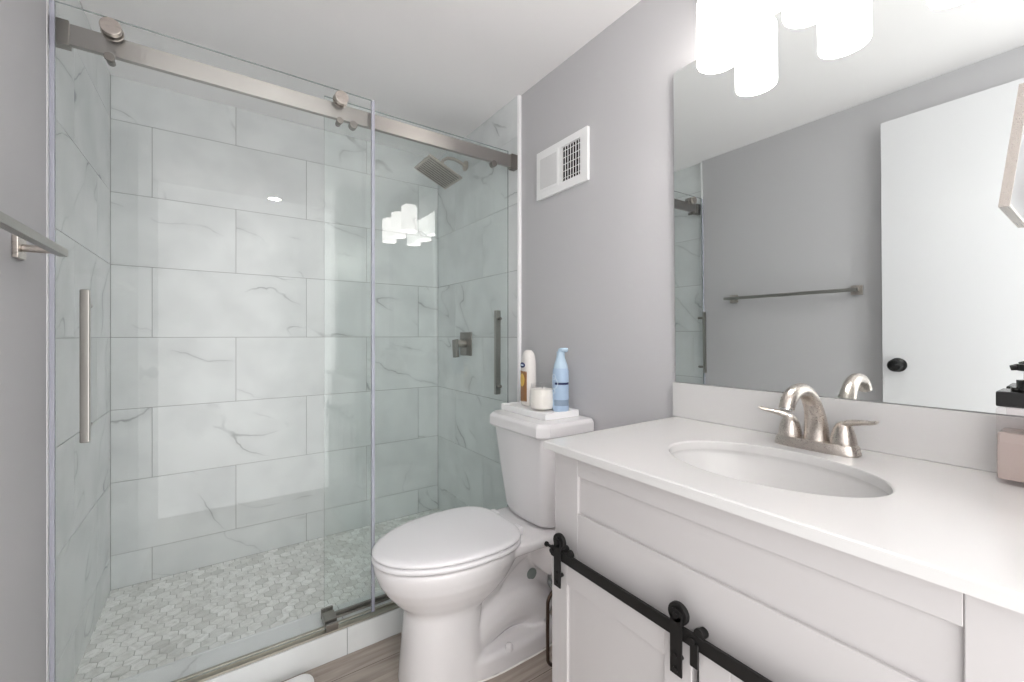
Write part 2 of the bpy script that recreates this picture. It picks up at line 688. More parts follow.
# ------------------------------------------------------------------ shower enclosure hardware
YD0, YD1 = 1.548, 1.556        # front sliding glass
YR0, YR1 = 1.575, 1.592        # rail
YF0, YF1 = 1.612, 1.620        # rear glass
ZR0, ZR1 = 1.875, 1.929
rail = thing('shower_rail', 'long flat brushed nickel rail across the top of the shower opening', 'rail', (0.37, 1.584, ZR0))
MB().box((XLT + 0.004, YR0, ZR0), (XRT - 0.004, YR1, ZR1), 0.001).build('bar', M['rail'], rail)
for x0, x1, lab in ((XLT + 0.001, XLT + 0.052, None), (XRT - 0.035, XRT - 0.001, None)):
    b = MB().box((x0, YR0 - 0.007, ZR0 - 0.008), (x1, YR1 + 0.007, ZR1 + 0.004), 0.002).build('wall_bracket', M['dark_nickel'], rail)
for x in (0.400, 1.00):
    mb = MB().cyl((x, YR0 - 0.002, ZR0 - 0.006), (x, YR1 + 0.006, ZR0 - 0.006), 0.014, bevel=0.002)
    mb.build('bump_stop', M['dark_nickel'], rail)

track = thing('threshold_track', 'low metal guide track lying on top of the tiled shower curb', 'track', (0.37, 1.58, ZCT))
mb = MB()
mb.box((XLT + 0.002, 1.534, ZCT), (XRT - 0.002, 1.575, ZCT + 0.003), 0.001)
mb.box((XLT + 0.002, 1.536, ZCT), (XRT - 0.002, 1.539, ZCT + 0.006), 0.001)
mb.box((XLT + 0.002, 1.564, ZCT), (XRT - 0.002, 1.575, ZCT + 0.010), 0.002)
mb.box((0.33, 1.604, ZCT), (XRT - 0.002, 1.628, ZCT + 0.008), 0.001)
mb.build('profile', M['alu'], track)
mb = MB()
mb.box((0.300, 1.536, ZCT + 0.004), (0.340, 1.5465, ZCT + 0.030), 0.002)
mb.box((0.300, 1.5575, ZCT + 0.004), (0.340, 1.610, ZCT + 0.034), 0.002)
mb.box((0.305, 1.540, ZCT + 0.003), (0.335, 1.63, ZCT + 0.0045), 0.0)
mb.box((0.300, 1.6215, ZCT + 0.004), (0.340, 1.630, ZCT + 0.040), 0.002)
mb.build('guide_block', M['dark_nickel'], track)


def glass_door(name, label, x0, x1, y0, y1, z0, z1, hx_, handle_out, roll):
    d = thing(name, label, 'shower door', ((x0 + x1) / 2, (y0 + y1) / 2, z0), 'sliding shower doors')
    mb = MB()
    mb.mi = 0
    mb.box((x0, y0, z0), (x1, y1, z1))
    for f in mb.bm.faces:
        f.normal_update()
        if abs(f.normal.y) < 0.5:
            f.material_index = 1
    mb.build('glass_panel', [M['glass'] if handle_out else M['rear_glass'], M['glass_edge']], d, smooth=False)
    # vertical handle: bar and two posts
    hy = y0 - 0.042 if handle_out else y1 + 0.030
    hw = 0.0095 if handle_out else 0.014
    h = MB().box((hx_ - hw, hy - 0.008, 0.836), (hx_ + hw, hy + 0.008, 1.226), 0.003).build('handle', M['nickel_bar'], d)
    for z in (0.875, 1.187):
        ya, yb = (hy + 0.0085, y0 - 0.0005) if handle_out else (y1 + 0.0005, hy - 0.0085)
        MB().cyl((hx_, ya, z), (hx_, yb, z), 0.007, bevel=0.001).build('post', M['dark_nickel'], h)
    for x in roll:
        if handle_out:
            r = MB()
            r.cyl((x, y0 - 0.018, ZR1 + 0.003), (x, y0 - 0.0005, ZR1 + 0.003), 0.0225, bevel=0.002)
            r.cyl((x, y1 + 0.0005, ZR1 + 0.003), (x, y1 + 0.005, ZR1 + 0.003), 0.0245, bevel=0.001)
            r.build('roller_knob', M['nickel'], d)
            r = MB().cyl((x, y1 + 0.0055, ZR1 + 0.014), (x, YR1, ZR1 + 0.014), 0.0135, bevel=0.001)
            r.build('roller_wheel', M['dark_nickel'], d)
            r = MB().cyl((x - 0.004, y0 - 0.008, ZR0 - 0.020), (x - 0.004, y0 - 0.0005, ZR0 - 0.020), 0.0115, bevel=0.0015)
            r.cyl((x - 0.004, y1 + 0.0005, ZR0 - 0.020), (x - 0.004, y1 + 0.022, ZR0 - 0.020), 0.009, bevel=0.001)
            r.build('safety_stop', M['dark_nickel'], d)
        else:
            r = MB().cyl((x, YR1 + 0.003, ZR0 - 0.012), (x, y0 - 0.0005, ZR0 - 0.012), 0.012, bevel=0.001)
            r.cyl((x, y1 + 0.0005, ZR0 - 0.012), (x, y1 + 0.010, ZR0 - 0.012), 0.016, bevel=0.0015)
            r.build('fixing_bolt', M['dark_nickel'], d)
    return d


fd = glass_door('shower_door', 'front clear glass shower door sliding at the left, round nickel roller knobs on top', -0.342, 0.4556, YD0, YD1, ZCT + 0.012, 1.963, -0.279, True, (-0.236, 0.350))
for x0, x1 in ((-0.3520, -0.3425), (0.4561, 0.4675)):
    MB().box((x0, YD0 - 0.002, ZCT + 0.012), (x1, YD1 + 0.002, 1.962), 0.0015).build('edge_seal', M['seal'], fd)
rd = glass_door('shower_door', 'rear clear glass shower door at the right side, behind the toilet tank', 0.309, 1.100, YF0, YF1, ZCT + 0.010, 1.9615, 1.064, False, ())
MB().box((0.345, YF0 - 0.001, ZCT + 0.0105), (1.098, YF1 + 0.001, ZCT + 0.018), 0.0).build('bottom_seal', M['dark_nickel'], rd)

# ------------------------------------------------------------------ shower head and valve
sh = thing('rainfall_shower', 'square brushed nickel rain shower head on a bent arm, high on the tiled wall', 'shower head', (XRT, 2.06, 2.045))
MB().cyl((XRT, 2.06, 2.045), (XRT - 0.008, 2.06, 2.045), 0.028, bevel=0.002).build('flange', M['nickel'], sh)
MB().tube([(XRT - 0.004, 2.06, 2.045), (XRT - 0.04, 2.06, 2.058), (1.05, 2.06, 2.066), (1.01, 2.06, 2.062), (0.985, 2.06, 2.045), (0.965, 2.06, 2.005)], 0.0085, 14).build('arm', M['nickel'], sh)
rot = Matrix.Rotation(R(23.5), 3, 'Y')
hc = Vector((0.955, 2.06, 1.972))
mb = MB()
mb.box(hc - Vector((0.1, 0.1, 0.005)), hc + Vector((0.1, 0.1, 0.005)), 0.002, rot=rot)
head = mb.build('spray_plate', M['nickel'], sh)
mb = MB()
for i in range(9):                       # raised nozzle strips beneath the plate
    yy = -0.084 + i * 0.021
    c = hc + rot @ Vector((0, yy, -0.0062))
    mb.box(c - Vector((0.088, 0.0032, 0.0016)), c + Vector((0.088, 0.0032, 0.0016)), 0.001, rot=rot)
mb.build('nozzle_strip', M['dark_nickel'], head)
MB().cyl(hc + rot @ Vector((0, 0, 0.005)), hc + rot @ Vector((0, 0, 0.028)), 0.017, 0.011, bevel=0.001).build('swivel', M['nickel'], sh)

vl = thing('shower_valve', 'square brushed nickel shower valve with a single lever handle', 'valve', (XRT, 2.055, 1.065))
MB().box((XRT - 0.007, 1.99, 1.0), (XRT - 0.0002, 2.12, 1.128), 0.003).build('cover_plate', M['dark_nickel'], vl)
hd = MB().cyl((XRT - 0.0075, 2.06, 1.066), (XRT - 0.055, 2.06, 1.066), 0.022, 0.019, bevel=0.002).build('hub', M['nickel'], vl)
MB().box((XRT - 0.072, 2.040, 0.99), (XRT - 0.054, 2.085, 1.088), 0.003, rot=Matrix.Rotation(R(-6), 3, 'X')).build('lever', M['dark_nickel'], hd)

# ------------------------------------------------------------------ towel bar on the left wall
tb = thing('towel_bar', 'brushed nickel towel bar mounted on the left grey wall', 'towel bar', (XLP, 1.05, 1.298))
for yy in (0.745, 1.355):
    p = MB().box((XLP + 0.0002, yy - 0.024, 1.274), (XLP + 0.010, yy + 0.024, 1.322), 0.002).build('mounting_plate', M['nickel'], tb)
    MB().cyl((XLP + 0.010, yy, 1.298), (XLP + 0.058, yy, 1.298), 0.0085, 0.0075, bevel=0.001).build('post', M['nickel'], tb)
MB().box((XLP + 0.056, 0.725, 1.289), (XLP + 0.074, 1.384, 1.307), 0.002).build('bar', M['nickel_bar'], tb)

# ------------------------------------------------------------------ room door, open flat by the left wall
dr = struct(MB().box((-0.325, -0.125, 0.012), (-0.290, 0.634, 2.058), 0.002).build('door_1', M['door']))
kn = MB().lathe([(0.0, 0), (0.032, 0), (0.032, 0.004), (0.024, 0.008), (0.012, 0.011), (0.011, 0.022), (0.019, 0.030), (0.027, 0.040), (0.028, 0.050), (0.022, 0.060), (0.008, 0.064), (0.0, 0.064)], n=28, cap0=False, cap1=False)
bmesh.ops.remove_doubles(kn.bm, verts=kn.bm.verts, dist=1e-6)
kn.bm.transform(Matrix.Translation((-0.2899, 0.578, 0.94)) @ Matrix.Rotation(R(90), 4, 'Y'))
k = kn.build('door_knob', M['black_gloss'], dr)

# ------------------------------------------------------------------ vent on the right wall
vt = thing('wall_vent', 'white wall vent with a slotted half and a plain half', 'vent', (XRP, 1.282, 1.69))
V = lambda y0, z0, y1, z1, d0, d1, bv=0.0: ((XRP - d1, y0, z0), (XRP - d0, y1, z1), bv)
mb = MB()
y0, y1, z0, z1 = 1.130, 1.434, 1.689, 1.890
oy0, oy1, oz0, oz1 = 1.168, 1.276, 1.722, 1.862
for a, b in (((XRP - 0.012, y0, z0), (XRP - 0.0002, y1, oz0)), ((XRP - 0.012, y0, oz1), (XRP - 0.0002, y1, z1)),
             ((XRP - 0.012, y0, oz0), (XRP - 0.0002, oy0, oz1)), ((XRP - 0.012, oy1, oz0), (XRP - 0.0002, y1, oz1))):
    mb.box(a, b)
mb.build('faceplate', M['white_plastic'], vt, smooth=False)
MB().box((XRP - 0.002, oy0, oz0), (XRP - 0.0003, oy1, oz1)).build('shadow_sheet', M['slot_shadow'], vt, smooth=False)  # thin dark sheet, its colour stands for the unlit depth behind the slots
mb = MB()
for i in range(7):
    yy = oy0 + 0.010 + i * 0.0150
    mb.box((XRP - 0.011, yy - 0.0011, oz0), (XRP - 0.0085, yy + 0.0011, oz1))
for i in range(5):
    zz = oz0 + 0.016 + i * 0.027
    mb.box((XRP - 0.006, oy0, zz - 0.0005), (XRP - 0.003, oy1, zz + 0.0005))
mb.build('louvre', M['white_plastic'], vt, smooth=False)
mb = MB().box((XRP - 0.0145, 1.292, 1.716), (XRP - 0.0122, 1.412, 1.866), 0.001)
pn = mb.build('panel', M['white_plastic'], vt)
mb = MB()
for i in range(16):
    yy = 1.303 + i * 0.0066
    mb.box((XRP - 0.0156, yy - 0.0012, 1.728), (XRP - 0.0146, yy + 0.0012, 1.854))
mb.build('rib', M['grey_plastic'], pn, smooth=False)

# ------------------------------------------------------------------ wall mirror (leans very slightly forward)
mir = MB()
yb0, yb1, zb0, zb1 = -0.012, 0.763, 0.9705, 1.894
xb, xt = 1.1300, 1.1185
mir.rings([[(XRP - 0.0002, yb0, zb0), (XRP - 0.0002, yb1, zb0), (XRP - 0.0002, yb1, zb1), (XRP - 0.0002, yb0, zb1)],
           [(xb, yb0, zb0), (xb, yb1, zb0), (xt, yb1, zb1), (xt, yb0, zb1)]])
tag(mir.build('wall_mirror', M['mirror'], smooth=False), 'large frameless rectangular mirror on the wall above the vanity', 'mirror')

# ------------------------------------------------------------------ vanity light
vlx = 1.025
vf = thing('vanity_light', 'three-shade bathroom light above the mirror with lit white cylinder shades', 'wall light', (XRP, 0.375, 2.05))
MB().box((XRP - 0.022, 0.075, 2.035), (XRP - 0.0002, 0.68, 2.130), 0.003).build('backplate', M['nickel_bar'], vf)
for yy in (0.571, 0.372, 0.178):
    MB().tube([(XRP - 0.02, yy, 2.08), (XRP - 0.06, yy, 2.085), (vlx + 0.012, yy, 2.085), (vlx, yy, 2.07), (vlx, yy, 2.015)], 0.009, 12).build('arm', M['nickel'], vf)
    MB().cyl((vlx, yy, 1.962), (vlx, yy, 2.018), 0.032, 0.024, bevel=0.003).build('socket_cup', M['nickel'], vf)
    r = 0.0505
    prof = [(r - 0.006, 1.806), (r - 0.004, 1.794), (r - 0.002, 1.791), (r, 1.795), (r, 1.945), (r - 0.004, 1.955), (r - 0.016, 1.961), (0.02, 1.961), (0.02, 1.957), (r - 0.017, 1.957), (r - 0.006, 1.945), (r - 0.006, 1.806)]
    MB().lathe(prof, (vlx, yy, 0), 36, cap0=False, cap1=False).build('lamp_shade', M['shade'], vf, angle=50)

# ------------------------------------------------------------------ vanity
XCF, XF = 0.614, 0.636
YV0, YV1 = 0.018, 0.742
cab = thing('vanity_cabinet', 'white shaker vanity cabinet with sliding barn-style doors under the countertop', 'cabinet', (0.88, 0.38, 0))
ZT = 0.8495
mb = MB()
mb.box((XF + 0.022, YV0, 0.07), (XRP - 0.002, YV0 + 0.016, ZT - 0.0005))
mb.box((XF + 0.022, YV1 - 0.016, 0.0), (XRP - 0.002, YV1, ZT - 0.0005))
mb.box((XF + 0.022, YV0, 0.07), (XRP - 0.002, YV1, 0.086))
mb.box((XRP - 0.010, YV0, 0.07), (XRP - 0.002, YV1, 0.80))
mb.box((XF + 0.03, YV0 + 0.02, 0.60), (XRP - 0.01, YV1 - 0.016, 0.61))
mb.build('body', M['cabinet'], cab, smooth=False)
mb = MB()
mb.box((XF, YV1 - 0.075, 0.0), (XF + 0.021, YV1, ZT - 0.0005), 0.0012, 1)
mb.box((XF, YV0, 0.0), (XF + 0.021, 0.0925, ZT - 0.0005), 0.0012, 1)
mb.box((XF, 0.093, 0.8045), (XF + 0.021, YV1 - 0.0755, ZT - 0.0005), 0.0008, 1)
mb.box((XF, 0.093, 0.60), (XF + 0.021, YV1 - 0.0755, 0.724), 0.0008, 1)
mb.box((XF, 0.093, 0.05), (XF + 0.021, YV1 - 0.0755, 0.10), 0.0008, 1)
mb.build('face_frame', M['cabinet'], cab)
MB().box((XF + 0.007, 0.0925, 0.7235), (XF + 0.014, YV1 - 0.075, 0.805)).build('drawer_front', M['cabinet'], cab, smooth=False)
for j, (y0, y1, x0) in enumerate(((0.386, 0.726, 0.6135), (0.034, 0.374, 0.6135))):
    d = MB()
    z0, z1, s = 0.055, 0.624, 0.05
    d.box((x0, y0, z0), (x0 + 0.018, y0 + s, z1), 0.001, 1)
    d.box((x0, y1 - s, z0), (x0 + 0.018, y1, z1), 0.001, 1)
    d.box((x0, y0 + s, z1 - s), (x0 + 0.018, y1 - s, z1), 0.001, 1)
    d.box((x0, y0 + s, z0), (x0 + 0.018, y1 - s, z0 + s), 0.001, 1)
    door = d.build('door', M['cabinet'], cab)
    MB().box((x0 + 0.006, y0 + s - 0.002, z0 + s - 0.002), (x0 + 0.012, y1 - s + 0.002, z1 - s + 0.002)).build('panel', M['cabinet'], door, smooth=False)
    for yy in ((y1 - 0.036, y0 + 0.017) if j == 0 else (y0 + 0.03,)):
        h = MB()
        h.box((0.5965, yy - 0.0105, 0.569), (0.6000, yy + 0.0105, 0.664), 0.001)
        h.cyl((0.5965, yy, 0.664), (0.6000, yy, 0.664), 0.0105, n=20)
        h.cyl((0.600, yy, 0.590), (0.6134, yy, 0.590), 0.004, n=12)
        h.cyl((0.5940, yy, 0.664), (0.5964, yy, 0.664), 0.005, n=14)
        h.cyl((0.5945, yy, 0.578), (0.5964, yy, 0.578), 0.0045, n=14)
        h.cyl((0.5945, yy, 0.600), (0.5964, yy, 0.600), 0.003, n=14)
        hg = h.build('hanger', M['black'], door)
        MB().cyl((0.6003, yy, 0.664), (0.6095, yy, 0.664), 0.0175, n=28, bevel=0.002).build('wheel', M['black'], hg)
rl = MB().box((0.6020, 0.020, 0.6245), (0.6080, 0.717, 0.6465), 0.0008, 1)
rl.cyl((0.5995, 0.7125, 0.6355), (0.6019, 0.7125, 0.6355), 0.006, n=16)
rl = rl.build('sliding_rail', M['black'], cab)
for yy in (0.700, 0.378, 0.05):
    h = MB()
    h.cyl((0.6082, yy, 0.6355), (XF - 0.0002, yy, 0.6355), 0.008, n=18)
    h.cyl((0.5990, yy, 0.6355), (0.6019, yy, 0.6355), 0.006, n=16, bevel=0.0008)
    h.build('spacer', M['black'], rl)
for yy in (0.657, 0.368):
    MB().cyl((0.6030, yy, 0.650), (0.6090, yy, 0.650), 0.0085, n=18, bevel=0.001).build('stop', M['black'], rl)
MB().box((0.5985, 0.366, 0.598), (0.6018, 0.380, 0.6355), 0.0008, 1).build('stop_plate', M['black'], rl)
e = MB().cyl((0.605, 0.7172, 0.641), (0.605, 0.731, 0.641), 0.003, n=12)
e.cyl((0.605, 0.731, 0.641), (0.605, 0.737, 0.641), 0.0055, n=14, bevel=0.001)
e.build('end_screw', M['black'], rl)

ct = thing('vanity_countertop', 'white solid countertop with integrated oval sink and backsplash', 'countertop', (0.88, 0.376, ZT))
# slab with elliptical opening
ecx, ecy, eax, eay = 0.848, 0.384, 0.133, 0.184
cx0, cx1, cy0, cy1 = XCF, XRP - 0.0005, -0.005, 0.757
ZS = 0.8675
n = 96
angs = [2 * PI * i / n for i in range(n)]


def rect_pt(a, grow=0.0):
    dx, dy = math.cos(a), math.sin(a)
    x0, x1, y0, y1 = cx0 + grow, cx1 - grow, cy0 + grow, cy1 - grow
    ts = []
    if dx > 1e-9:
        ts.append((x1 - ecx) / dx)
    if dx < -1e-9:
        ts.append((x0 - ecx) / dx)
    if dy > 1e-9:
        ts.append((y1 - ecy) / dy)
    if dy < -1e-9:
        ts.append((y0 - ecy) / dy)
    tt = min(ts)
    return ecx + dx * tt, ecy + dy * tt


for (xx, yy) in ((cx0, cy0), (cx0, cy1), (cx1, cy0), (cx1, cy1)):
    a = math.atan2(yy - ecy, xx - ecx) % (2 * PI)
    i = min(range(n), key=lambda q: min(abs(angs[q] - a), 2 * PI - abs(angs[q] - a)))
    angs[i] = a
ell = lambda s, z, e=1.0: [(ecx + eax * s * math.cos(a2) + (0), ecy + eay * s * math.sin(a2), z) for a2 in eangs]
# ellipse params matching the directions
eangs = [math.atan2(math.sin(a) / eay, math.cos(a) / eax) for a in angs]
o2 = [rect_pt(a, 0.0025) for a in angs]
o1 = [rect_pt(a, 0.0) for a in angs]
mb = MB()
mb.rings([[(x, y, ZT) for x, y in o1], [(x, y, ZS - 0.0025) for x, y in o1], [(x, y, ZS) for x, y in o2],
          ell(1.02, ZS), ell(1.005, ZS - 0.0008), ell(0.995, ZS - 0.003), ell(0.992, ZT), [(x, y, ZT) for x, y in o1]], cap0=False, cap1=False)
bmesh.ops.remove_doubles(mb.bm, verts=mb.bm.verts, dist=1e-6)
mb.build('slab', M['counter'], ct)
prof = [(0.992, ZT), (1.0, ZT - 0.004), (1.0, ZT - 0.010), (0.965, ZT - 0.03), (0.90, ZT - 0.06), (0.80, ZT - 0.088), (0.66, ZT - 0.108), (0.48, ZT - 0.120), (0.3, ZT - 0.127), (0.12, ZT - 0.131)]
mb = MB()
mb.rings([ell(s, z) for s, z in prof], cap0=False, cap1=True)
bs = mb.build('basin', M['counter'], ct, mods=None)
MB().lathe([(0.0, 0.0), (0.022, 0.0), (0.022, 0.003), (0.016, 0.004), (0.0, 0.002)][1:], (ecx, ecy, ZT - 0.1308), 24).build('drain', M['drain'], bs)
MB().box((1.118, cy0, ZS + 0.0002), (XRP - 0.0005, 0.766, 0.9692), 0.002).build('backsplash', M['counter'], ct)

# ------------------------------------------------------------------ faucet
fx, fy = 1.045, 0.370
fc = thing('faucet', 'brushed nickel two-handle centerset faucet behind the oval sink', 'faucet', (fx, fy, ZS))


def sup(cx, cy, a, b, z, n=40, e=2.0):
    out = []
    for i in range(n):
        t = 2 * PI * i / n
        c, s = math.cos(t), math.sin(t)
        out.append((cx + a * math.copysign(abs(c) ** (2 / e), c), cy + b * math.copysign(abs(s) ** (2 / e), s), z))
    return out


mb = MB()
mb.rings([sup(fx, fy, 0.028, 0.076, ZS + 0.0002, e=3.5), sup(fx, fy, 0.0285, 0.077, ZS + 0.003, e=3.5), sup(fx, fy, 0.027, 0.074, ZS + 0.017, e=3.5), sup(fx, fy, 0.024, 0.071, ZS + 0.021, e=3.5)])
mb.build('base_plate', M['nickel'], fc)
zb = ZS + 0.021
pts, rad = [], []
ctrl = [((fx + 0.006, 0), zb - 0.002, 0.0245), ((fx + 0.003, 0), zb + 0.030, 0.0210), ((fx - 0.008, 0), zb + 0.062, 0.0180), ((fx - 0.030, 0), zb + 0.090, 0.0158),
        ((fx - 0.062, 0), zb + 0.1075, 0.0146), ((fx - 0.095, 0), zb + 0.1075, 0.0142), ((fx - 0.120, 0), zb + 0.099, 0.0140), ((fx - 0.134, 0), zb + 0.085, 0.0138), ((fx - 0.138, 0), zb + 0.077, 0.0138)]
for (xx, _), z, r in ctrl:
    pts.append((xx, fy, z))
    rad.append(r)


def catmull(P, m=5):
    P = [Vector(p) for p in P]
    out = []
    for i in range(len(P) - 1):
        a, b, c, d = P[max(i - 1, 0)], P[i], P[i + 1], P[min(i + 2, len(P) - 1)]
        for k in range(m):
            t = k / m
            out.append(0.5 * ((2 * b) + (c - a) * t + (2 * a - 5 * b + 4 * c - d) * t * t + (3 * b - a - 3 * c + d) * t ** 3))
    out.append(P[-1])
    return out


P4 = catmull([(p[0], p[1], p[2]) for p in pts])
rr = [r for r in rad]
RR = []
for i in range(len(rr) - 1):
    for k in range(5):
        RR.append(rr[i] + (rr[i + 1] - rr[i]) * k / 5)
RR.append(rr[-1])
spout = MB().tube(P4, RR, 24, flat=(1.0, 1.0)).build('spout', M['nickel'], fc, angle=60)
MB().cyl(P4[-1], P4[-1] + (P4[-1] - P4[-2]).normalized() * 0.003, 0.0105, n=24).build('aerator', M['drain'], spout)
for sgn in (1, -1):
    hy = fy + sgn * 0.049
    mb = MB().lathe([(0.0225, 0), (0.0225, 0.006), (0.021, 0.016), (0.0175, 0.030), (0.0125, 0.040), (0.006, 0.0455), (0.001, 0.047)], (fx, hy, zb - 0.001), 28)
    h = mb.build('handle', M['nickel'], fc, angle=60)
    c = [(fx, hy - sgn * 0.006, zb + 0.033), (fx - 0.002, hy + sgn * 0.008, zb + 0.043), (fx - 0.006, hy + sgn * 0.028, zb + 0.048), (fx - 0.010, hy + sgn * 0.048, zb + 0.051), (fx - 0.013, hy + sgn * 0.059, zb + 0.055)]
    cc = catmull(c, 4)
    rings = []
    for i, p in enumerate(cc):
        f = i / (len(cc) - 1)
        wx = 0.0105 + 0.001 * math.sin(f * PI) - 0.001 * f
        wz = 0.0085 * (1 - f) + 0.0028 * f
        if i == len(cc) - 1:
            wx *= 0.6
            wz *= 0.5
        rings.append([(p.x + wx * math.cos(2 * PI * k / 16), p.y, p.z + wz * math.sin(2 * PI * k / 16)) for k in range(16)])
    MB().rings(rings).build('lever', M['nickel'], h, angle=60)

# ------------------------------------------------------------------ soap dispenser
sd = thing('soap_dispenser', 'square glass soap dispenser with pink liquid and a black pump, by the backsplash', 'soap dispenser', (1.074, 0.078, ZS))
bx0, bx1, by0, by1 = 1.039, 1.109, 0.046, 0.116
MB().box((bx0, by0, ZS + 0.0003), (bx1, by1, 0.993), 0.006, 3).build('bottle', M['bottle_glass'], sd)
MB().box((bx0 + 0.0015, by0 + 0.0015, ZS + 0.008), (bx1 - 0.0015, by1 - 0.0015, 0.952), 0.004, 2).build('liquid', M['pink'], sd)
MB().box((bx0 + 0.0005, by0 + 0.0005, 0.9935), (bx1 - 0.0005, by1 - 0.0005, 1.018), 0.002).build('collar', M['black_gloss'], sd)
pc = (1.074, 0.084)
pm = MB()
pm.cyl((*pc, 1.0182), (*pc, 1.024), 0.019, bevel=0.001)
pm.cyl((*pc, 1.024), (*pc, 1.036), 0.013)
pm.cyl((*pc, 1.036), (*pc, 1.053), 0.005)
pm.cyl((*pc, 1.051), (*pc, 1.062), 0.013, bevel=0.002)
pm.tube([(pc[0], pc[1], 1.057), (pc[0], pc[1] + 0.012, 1.057), (pc[0], pc[1] + 0.019, 1.055)], [0.006, 0.0055, 0.0045], 12)
pm.build('pump', M['black_gloss'], sd)

# ------------------------------------------------------------------ swivel mirror at the picture's right edge
sm = thing('shaving_mirror', 'small square tilting mirror in a brushed nickel frame above the soap dispenser', 'mirror', (XRP, 0.08, 1.34))
tc_ = 0.56
C0 = Vector((1.5155, 0.1645, 128.8 / FPX)) * tc_ + Vector((0, 0, CAM_Z))
up = Vector((0, -0.032 * tc_, 0.2757 * tc_))
upn = up.normalized()
ex = Vector((1, 0, 0))
nn = ex.cross(upn)                       # faces -Y
W_, H_ = 0.19, up.length
fr, dp = 0.004, 0.010


def fp(a, b, d):
    return C0 + ex * a + upn * b + nn * d


def fbox(mb, a0, a1, b0, b1, d0, d1):
    mb.rings([[fp(a0, b0, d0), fp(a1, b0, d0), fp(a1, b1, d0), fp(a0, b1, d0)], [fp(a0, b0, d1), fp(a1, b0, d1), fp(a1, b1, d1), fp(a0, b1, d1)]])


mb = MB()
fbox(mb, 0, fr, 0, H_, 0, dp)
fbox(mb, W_ - fr, W_, 0, H_, 0, dp)
fbox(mb, fr, W_ - fr, 0, fr, 0, dp)
fbox(mb, fr, W_ - fr, H_ - fr, H_, 0, dp)
mb.build('frame', M['nickel'], sm, smooth=False)
mb = MB()
fbox(mb, fr, W_ - fr, fr, H_ - fr, dp - 0.006, dp - 0.001)
mb.build('back_panel', M['backing'], sm, smooth=False)
pa = fp(W_ , H_ / 2, dp / 2)
MB().tube([pa, pa + Vector((0.02, -0.005, 0)), (XRP - 0.03, 0.055, pa.z), (XRP - 0.004, 0.055, pa.z)], 0.006, 12).build('swing_arm', M['nickel'], sm)
MB().cyl((XRP - 0.006, 0.055, pa.z), (XRP - 0.0193, 0.055, pa.z), 0.026, bevel=0.002).build('wall_plate', M['nickel'], sm)

# ------------------------------------------------------------------ toilet
TX, TY = XRP - 0.004, 1.285
T = lambda lx, ly, z: (TX - lx, TY - ly, z)
toi = thing('toilet', 'white two-piece toilet with closed lid between the shower and the vanity', 'toilet', (TX - 0.35, TY, 0))


def egg(xb, xf, w, z, n=56, xc=None, eb=2.5, ef=2.0, dy=0.0):
    """plan outline: front half elliptical, back half squarer"""
    xc = xb + (xf - xb) * 0.45 if xc is None else xc
    out = []
    for i in range(n):
        t = 2 * PI * i / n
        c, s = math.cos(t), math.sin(t)
        if c >= 0:
            x = xc + (xf - xc) * abs(c) ** (2 / ef)
            yy = w * math.copysign(abs(s) ** (2 / ef), s)
        else:
            x = xc - (xc - xb) * abs(c) ** (2 / eb)
            yy = w * math.copysign(abs(s) ** (2 / eb), s)
        out.append(T(x, yy + dy, z))
    return out


def lbox(mb, x0, x1, w, z0, z1, bevel):
    a, b = T(x0, -w, z0), T(x1, w, z1)
    mb.box((min(a[0], b[0]), min(a[1], b[1]), z0), (max(a[0], b[0]), max(a[1], b[1]), z1), bevel, 4)


mb = MB()
# pedestal column and bowl
mb.rings([egg(0.40, 0.665, 0.120, 0.0, eb=3, ef=2.4), egg(0.40, 0.660, 0.117, 0.06, eb=3, ef=2.4), egg(0.41, 0.652, 0.112, 0.16, eb=3, ef=2.3),
          egg(0.40, 0.648, 0.112, 0.232, eb=2.8), egg(0.36, 0.655, 0.117, 0.250), egg(0.33, 0.680, 0.134, 0.275), egg(0.30, 0.709, 0.155, 0.31),
          egg(0.28, 0.731, 0.171, 0.345), egg(0.262, 0.742, 0.179, 0.375), egg(0.255, 0.746, 0.181, 0.395), egg(0.255, 0.743, 0.178, 0.409)])
# deck under the tank
lbox(mb, 0.0, 0.34, 0.156, 0.372, 0.412, 0.018)
lbox(mb, 0.0, 0.20, 0.172, 0.25, 0.412, 0.055)
# spine
lbox(mb, 0.10, 0.50, 0.052, 0.01, 0.39, 0.02)
# foot
mb.rings([egg(0.10, 0.60, 0.128, 0.0, eb=5, ef=2.2), egg(0.10, 0.60, 0.126, 0.055, eb=5, ef=2.2), egg(0.11, 0.59, 0.114, 0.066, eb=5, ef=2.2)])
# trapway
mb.tube(catmull([T(0.56, 0, 0.20), T(0.46, 0, 0.20), T(0.36, 0, 0.262), T(0.27, 0, 0.325), T(0.21, 0, 0.345)], 4), [0.075] * 9 + [0.068] * 8, 20)
mb.tube(catmull([T(0.46, 0, 0.085), T(0.40, 0, 0.125), T(0.30, 0, 0.155), T(0.20, 0, 0.14), T(0.15, 0, 0.08)], 4), [0.095] * 17, 20)
bowl = mb.build('bowl', M['ceramic'], toi, angle=80, wn=False)
rm = bowl.modifiers.new('remesh', 'REMESH')
rm.mode = 'VOXEL'
rm.voxel_size = 0.0055
rm.use_smooth_shade = True
s_ = bowl.modifiers.new('smooth', 'SMOOTH')
s_.iterations = 7
s_.factor = 0.5
for sgn in (1,):
    a = T(0.19, 0.0525, 0.235)
    MB().cyl((a[0], a[1] + 0.006, a[2]), (a[0], a[1] - 0.004, a[2]), 0.021, bevel=0.002).build('side_plug', M['hole'], bowl)
for sgn in (1, -1):
    a = T(0.335, 0.118 * sgn, 0.058)
    MB().lathe([(0.014, 0), (0.014, 0.010), (0.010, 0.018), (0.003, 0.021)], a, 20).build('bolt_cap', M['ceramic'], bowl, angle=60)
